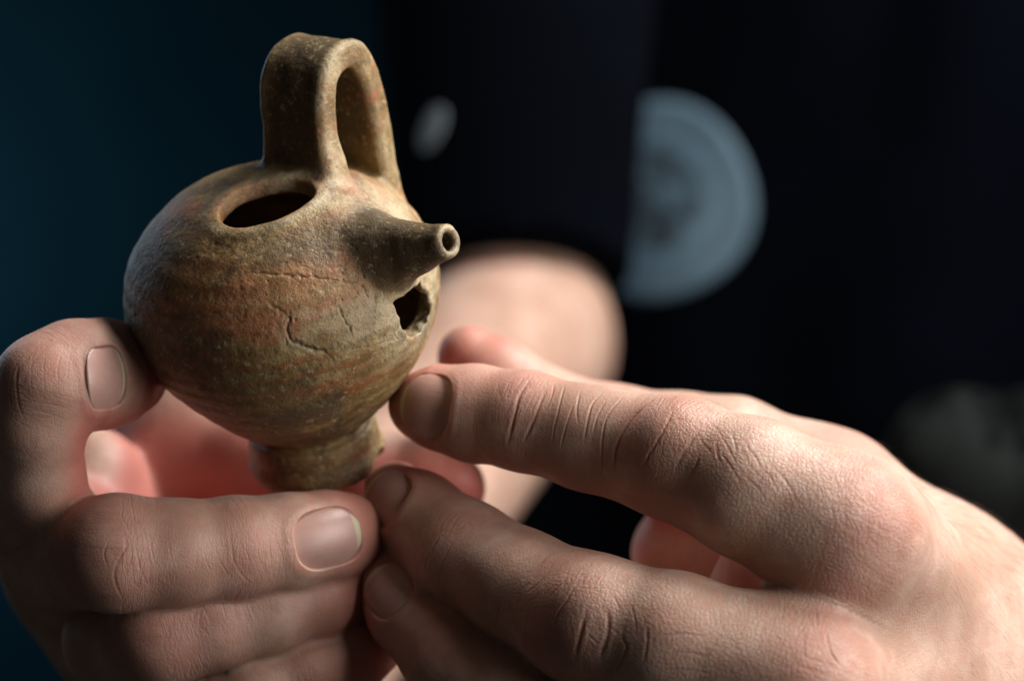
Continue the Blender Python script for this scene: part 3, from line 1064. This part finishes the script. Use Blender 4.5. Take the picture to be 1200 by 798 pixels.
R_creases = [
    ([(22, 424), (19, 446), (22, 474), (30, 494)], 0.26, 0.102), ([(72, 414), (68, 430), (68, 450)], 0.18, 0.060), ([(14, 440), (11, 458), (13, 478)], 0.19, 0.066),
    ([(40, 410), (36, 440), (38, 470)], 0.15, 0.036), ([(54, 404), (51, 430), (52, 460)], 0.15, 0.036), ([(84, 408), (80, 428), (79, 452)], 0.14, 0.036),
    ([(146, 622), (148, 640), (138, 658), (134, 676), (140, 694), (150, 706)], 0.26, 0.108), ([(128, 632), (122, 648), (126, 664)], 0.18, 0.066), ([(160, 626), (160, 646), (166, 670), (176, 690)], 0.20, 0.072),
    ([(176, 624), (178, 646), (184, 668)], 0.17, 0.054), ([(268, 624), (272, 640), (274, 656), (284, 674), (298, 686)], 0.22, 0.084), ([(252, 628), (254, 648), (264, 668), (276, 682)], 0.17, 0.060),
    ([(238, 632), (240, 652), (248, 672)], 0.15, 0.042), ([(286, 628), (290, 650), (298, 668)], 0.15, 0.042), ([(196, 626), (200, 650), (206, 676)], 0.15, 0.036),
]


def lines3d(arm, creases):
    out = []
    for l, w, dep in creases:
        out.append(march(arm.d, smooth_line([(a, b, 0) for a, b in l], 4)[:, :2]))
    return out


def build_arm(arm, nails, creases, box, fine, far):
    (x0, x1), (y0, y1), (z0, z1) = box
    allp = [arm.d]
    xs = axis_steps(far[0][0], far[0][1], x0, x1, fine, 9.0)
    ys = axis_steps(far[1][0], far[1][1], y0, y1, fine, 9.0)
    zs = axis_steps(far[2][0], far[2][1], z0, z1, fine, 9.0)
    V, Q = surface_nets(arm.d, xs, ys, zs)
    V = project(arm.d, V, 2)
    inb = lambda V, m=6: np.all((V > [x0 + m, y0 - 50, z0 + m]) & (V < [x1 - m, y1 - m, z1 + 50]), axis=1)
    V, Fc = refine(V, Q, inb(V)[Q].all(1))
    V = project(arm.d, V, 1)
    lines = lines3d(arm, creases)
    for reach in (1.9, 1.1):
        m = near_any(V, lines, reach)
        for nl in nails:
            m |= (np.abs((V - nl.C) @ nl.t) < nl.L * 0.75) & (np.abs((V - nl.C) @ nl.b) < nl.W * 0.75) & (np.abs((V - nl.C) @ nl.n) < 4) & (reach > 1.5)
        f0 = np.array([q[0] for q in Fc])
        V, Fc = refine(V, Fc, m[f0])
        V = project(arm.d, V, 1, 0.3)
    N = grad(arm.d, V)
    N /= np.maximum(np.linalg.norm(N, axis=1, keepdims=True), 1e-6)
    # which finger, how far along it
    coords = np.zeros((len(V), 3))
    best = np.full(len(V), 1e9)
    knuck = np.zeros(len(V))
    tipred = np.zeros(len(V))
    palm_side = np.zeros(len(V))
    for i, f in enumerate(arm.f):
        fd = f.d(V)
        c, _ = f.coords(V)
        m = fd < best
        best[m] = fd[m]
        cc = c.copy()
        cc[:, 2] = i * 40.0 + c[:, 2] * 2
        coords[m] = cc[m]
        L = f.s[-1]
        on = sstep(fd, 5.0, 1.5)
        kk = 0
        for (j, wd) in f.joints:
            kk = kk + np.exp(-((c[:, 0] - f.s[j]) / wd) ** 2)
        knuck[m] = (on * np.clip(kk, 0, 1) * sstep(c[:, 2], -0.35, 0.25))[m]
        tipred[m] = (on * (0.75 * np.exp(-(np.maximum(c[:, 0], 0) / 9.0) ** 2) + 0.30 * np.clip(kk, 0, 1) * sstep(c[:, 2], 0, 0.6)))[m]
        palm_side[m] = (on * sstep(c[:, 2], 0.1, -0.7))[m]
    pb = sstep(best, 1.5, 5.0)
    nd = N @ arm.dorsal
    hand_only = np.min([seg(V, a, b, ra, rb) for a, b, ra, rb in arm.palm], axis=0)
    palm_side = np.clip(palm_side + pb * sstep(nd, 0.15, -0.5) * sstep(hand_only, 14.0, 4.0), 0, 1)
    back = sstep(nd, 0.0, 0.5) * sstep(best, 12.0, 2.0) * sstep(coords[:, 0], 40.0, 62.0)
    V0 = V.copy()
    disp = np.zeros(len(V))
    crease = np.zeros(len(V))
    for (l, w, dep), ln in zip(creases, lines):
        D, T = poly_dist(V0, ln, 3.0)
        tap = np.clip(np.minimum(T, 1 - T) * 4, 0.05, 1) * (0.75 + 0.35 * vnoise(V0 * 0.5, 5))
        w = w * 0.8
        disp -= 1.0 * dep * np.exp(-(D / w) ** 2) * tap
        disp += 0.15 * dep * np.exp(-((D - 2.3 * w) / (1.3 * w)) ** 2) * tap
        crease = np.maximum(crease, np.exp(-(D / (w * 1.15)) ** 2) * np.clip(tap, 0, 1) * min(1.0, dep * 3.2))
    disp += 0.06 * fbm(V0 * 0.22, 2, 15)
    V = V + N * disp[:, None]
    for nl in nails:
        V = nl.press(V, None, N)
    return V, Fc, dict(finger_coords=coords, knuckle=knuck, redness=np.clip(tipred, 0, 1), palm_side=palm_side, back_of_hand=back, crease=crease)


for f, j in ((L_index, ((3, 7.5), (5, 9.5), (7, 3))), (L_middle, ((2, 7.5), (4, 10), (6, 3))), (L_ring, ((2, 7), (4, 10), (6, 10))), (L_little, ((2, 6), (3, 8))), (L_thumb, ((3, 8),)),
             (R_index, ((3, 8), (6, 8))), (R_middle, ((3, 7.5), (5, 10))), (R_ring, ((3, 7), (4, 9))), (R_little, ((2, 6), (4, 8))), (R_thumb, ((3, 8),))):
    f.joints = j

person = bpy.data.objects.new('person', None)
person.empty_display_size = 0.05
col.objects.link(person)
person.location = (0.1, 0.45, -0.3)
person['label'] = 'person in a dark T-shirt with round chest emblem holding the clay jug in both hands'
person['category'] = 'person'
bpy.context.view_layer.update()


def adopt(ob, parent):
    ob.parent = parent
    ob.matrix_parent_inverse = parent.matrix_world.inverted()


LV, LF, LA = build_arm(LH, L_nails, L_creases, ((-26, 100), (-58, 52), (-104, 8)), 1.1, ((-26, 400), (-62, 480), (-210, 260)))
RV, RF, RA = build_arm(RH, R_nails, R_creases, ((-94, -6), (-30, 60), (-70, 6)), 1.1, ((-96, 70), (-34, 500), (-130, 370)))
BV = np.vstack([LV, RV])
BF = LF + [tuple(i + len(LV) for i in q) for q in RF]
body = link('body', BV, BF, SKIN)
for k in LA:
    attr(body, k, np.concatenate([LA[k], RA[k]]), 'V' if k == 'finger_coords' else 'F')
adopt(body, person)
bpy.context.view_layer.update()
for nl in L_nails + R_nails:
    v, f, nc = nl.mesh()
    ob = link('fingernail', v, f, NAIL)
    attr(ob, 'nail_coords', nc, 'V')
    adopt(ob, body)


# shirt: torso turned a little, one short sleeve round the near arm, another on the far arm
def shirt_d(q):
    c = np.array([185.0, 520.0])
    a = math.radians(-14)
    x, y = q[:, 0] - c[0], q[:, 1] - c[1]
    u, v = x * math.cos(a) + y * math.sin(a), -x * math.sin(a) + y * math.cos(a)
    tor = (((np.abs(u) / 200) ** 2.6 + (np.abs(v) / 120) ** 2.6) ** (1 / 2.6) - 1) * 120
    tor = smax(tor, q[:, 2] - 270 + 0.0006 * u * u, 60)
    tor = np.maximum(tor, -q[:, 2] - 330)
    fold = 5.0 * fbm(q * [0.012, 0.012, 0.006], 3, 9) + 2.5 * np.sin(u * 0.09 + 2 * vnoise(q * 0.01, 3))
    tor = tor + fold
    dirr = unit(rs_ - elb)
    hem0 = elb + dirr * 22
    sl = seg(q, elb, rs_, 33.5, 62.0)
    sl = np.maximum(sl, (hem0 - q) @ dirr) + 1.5 * fbm(q * 0.02, 2, 5)
    el = (le_r + le_u) / 2
    dl = unit(ls - el)
    sl2 = np.maximum(seg(q, el, ls, 50.0, 66.0), (el + dl * 90 - q) @ dl)
    return smin(smin(tor, sl, 14.0), sl2, 14.0)


SX, SY, SZ = np.arange(-90, 430, 7.0), np.arange(240, 680, 7.0), np.arange(-345, 400, 7.0)
SV, SQ = surface_nets(shirt_d, SX, SY, SZ)
SV = project(shirt_d, SV, 2, 3)
SV, SF = refine(SV, SQ, np.ones(len(SQ), bool))
SV = project(shirt_d, SV, 1, 1.5)
shirt = link('shirt', SV, SF, SHIRT)
adopt(shirt, person)
bpy.context.view_layer.update()


def decal(name, px, radius, mat, attr_name, sx=1.0, sz=1.0, rot=0.0, off=1.2):
    c = march(shirt_d, [px])[0]
    n = unit(grad(shirt_d, c[None], 4.0)[0])
    b = unit(np.cross([0, 0, 1], n))
    t = np.cross(n, b)
    nr, na = 14, 56
    pts, ec = [c], [(0, 0, 0)]
    for i in range(1, nr + 1):
        for k in range(na):
            a = 2 * math.pi * k / na
            x, z = math.cos(a) * i / nr, math.sin(a) * i / nr
            xr, zr = x * sx * math.cos(rot) - z * sz * math.sin(rot), x * sx * math.sin(rot) + z * sz * math.cos(rot)
            pts.append(c + (b * xr + t * zr) * radius)
            ec.append((x, z, 0))
    pts = np.array(pts)
    for _ in range(6):
        pts = pts - n * (shirt_d(pts) - off)[:, None] * 0.8
    F = []
    for k in range(na):
        F.append((0, 1 + k, 1 + (k + 1) % na))
        for i in range(nr - 1):
            a0, a1 = 1 + i * na, 1 + (i + 1) * na
            F.append((a0 + k, a1 + k, a1 + (k + 1) % na, a0 + (k + 1) % na))
    M = len(pts)
    back = [tuple(M + i for i in f[::-1]) for f in F]
    e0 = 1 + (nr - 1) * na
    side = [(e0 + (k + 1) % na, e0 + k, M + e0 + k, M + e0 + (k + 1) % na) for k in range(na)]
    ob = link(name, np.vstack([pts, pts - n * 0.9]), F + back + side, mat)
    attr(ob, attr_name, np.array(ec + ec), 'V')
    adopt(ob, shirt)
    return ob


decal('emblem', (769, 235), 34.5, emblem_material(), 'emblem_coords')
decal('sleeve_logo', (508, 152), 6.0, PATCH, 'patch_coords', 0.6, 1.15, -0.35)


def trouser_d(q):
    d = seg(q, P(1128, 548, 215), P(1500, 720, 330), 21.0, 70.0)
    return d + 2.2 * fbm(q * 0.035, 3, 2)


a0, a1 = P(1128, 548, 215), P(1500, 720, 330)
TV, TQ = surface_nets(trouser_d, np.arange(60, 330, 5.0), np.arange(180, 420, 5.0), np.arange(-190, 40, 5.0))
TV = project(trouser_d, TV, 2, 2)
trousers = link('trousers', TV, TQ, CAMO)
adopt(trousers, person)


# fine hair on the wrist and forearm
hr = np.random.default_rng(3)
LN = vertex_normals(LV, LF)
ax_f = unit(le_r - lw_r)
cand = np.nonzero((LV[:, 0] > 62) & (LV[:, 0] < 135) & (LV[:, 2] > -75) & (LN @ unit([0, -0.7, 0.6]) > -0.2) & (LV[:, 1] > -25))[0]
wgt = sstep(LV[cand, 0], 60, 82)
area_w = np.where(np.all((LV[cand] > [-20, -100, -98]) & (LV[cand] < [94, 46, 50]), axis=1), 1.0, 8.0)
pick = hr.choice(cand, 1600, p=(wgt * area_w) / (wgt * area_w).sum())
hv, hf = [], []
for i in pick:
    n = LN[i]
    tdir = ax_f + np.array([0, -0.1, -0.55]) + hr.normal(0, 0.30, 3)
    tdir = tdir - n * (tdir @ n)
    tdir = unit(tdir)
    L = hr.uniform(2.2, 5.0)
    sd = unit(np.cross(n, tdir))
    for k, (u, w) in enumerate(((0, 0.014), (0.4, 0.013), (0.75, 0.009), (1.0, 0.003))):
        c = LV[i] - n * 0.15 + tdir * L * u + n * L * (0.42 * u - 0.22 * u * u)
        hv += [c + sd * w, c - sd * w * 0.5 + n * w * 0.8, c - sd * w * 0.5 - n * w * 0.8]
    b = len(hv) - 12
    for k in range(3):
        for e in range(3):
            p0, p1 = b + k * 3 + e, b + k * 3 + (e + 1) % 3
            hf.append((p0, p1, p1 + 3, p0 + 3))
th = NT('brown_hair')
HAIR = th.set(Base_Color=(0.22, 0.12, 0.065, 1), Roughness=0.45)
arm_hair = link('arm_hair', hv, hf, HAIR)
arm_hair['kind'] = 'stuff'
adopt(arm_hair, body)
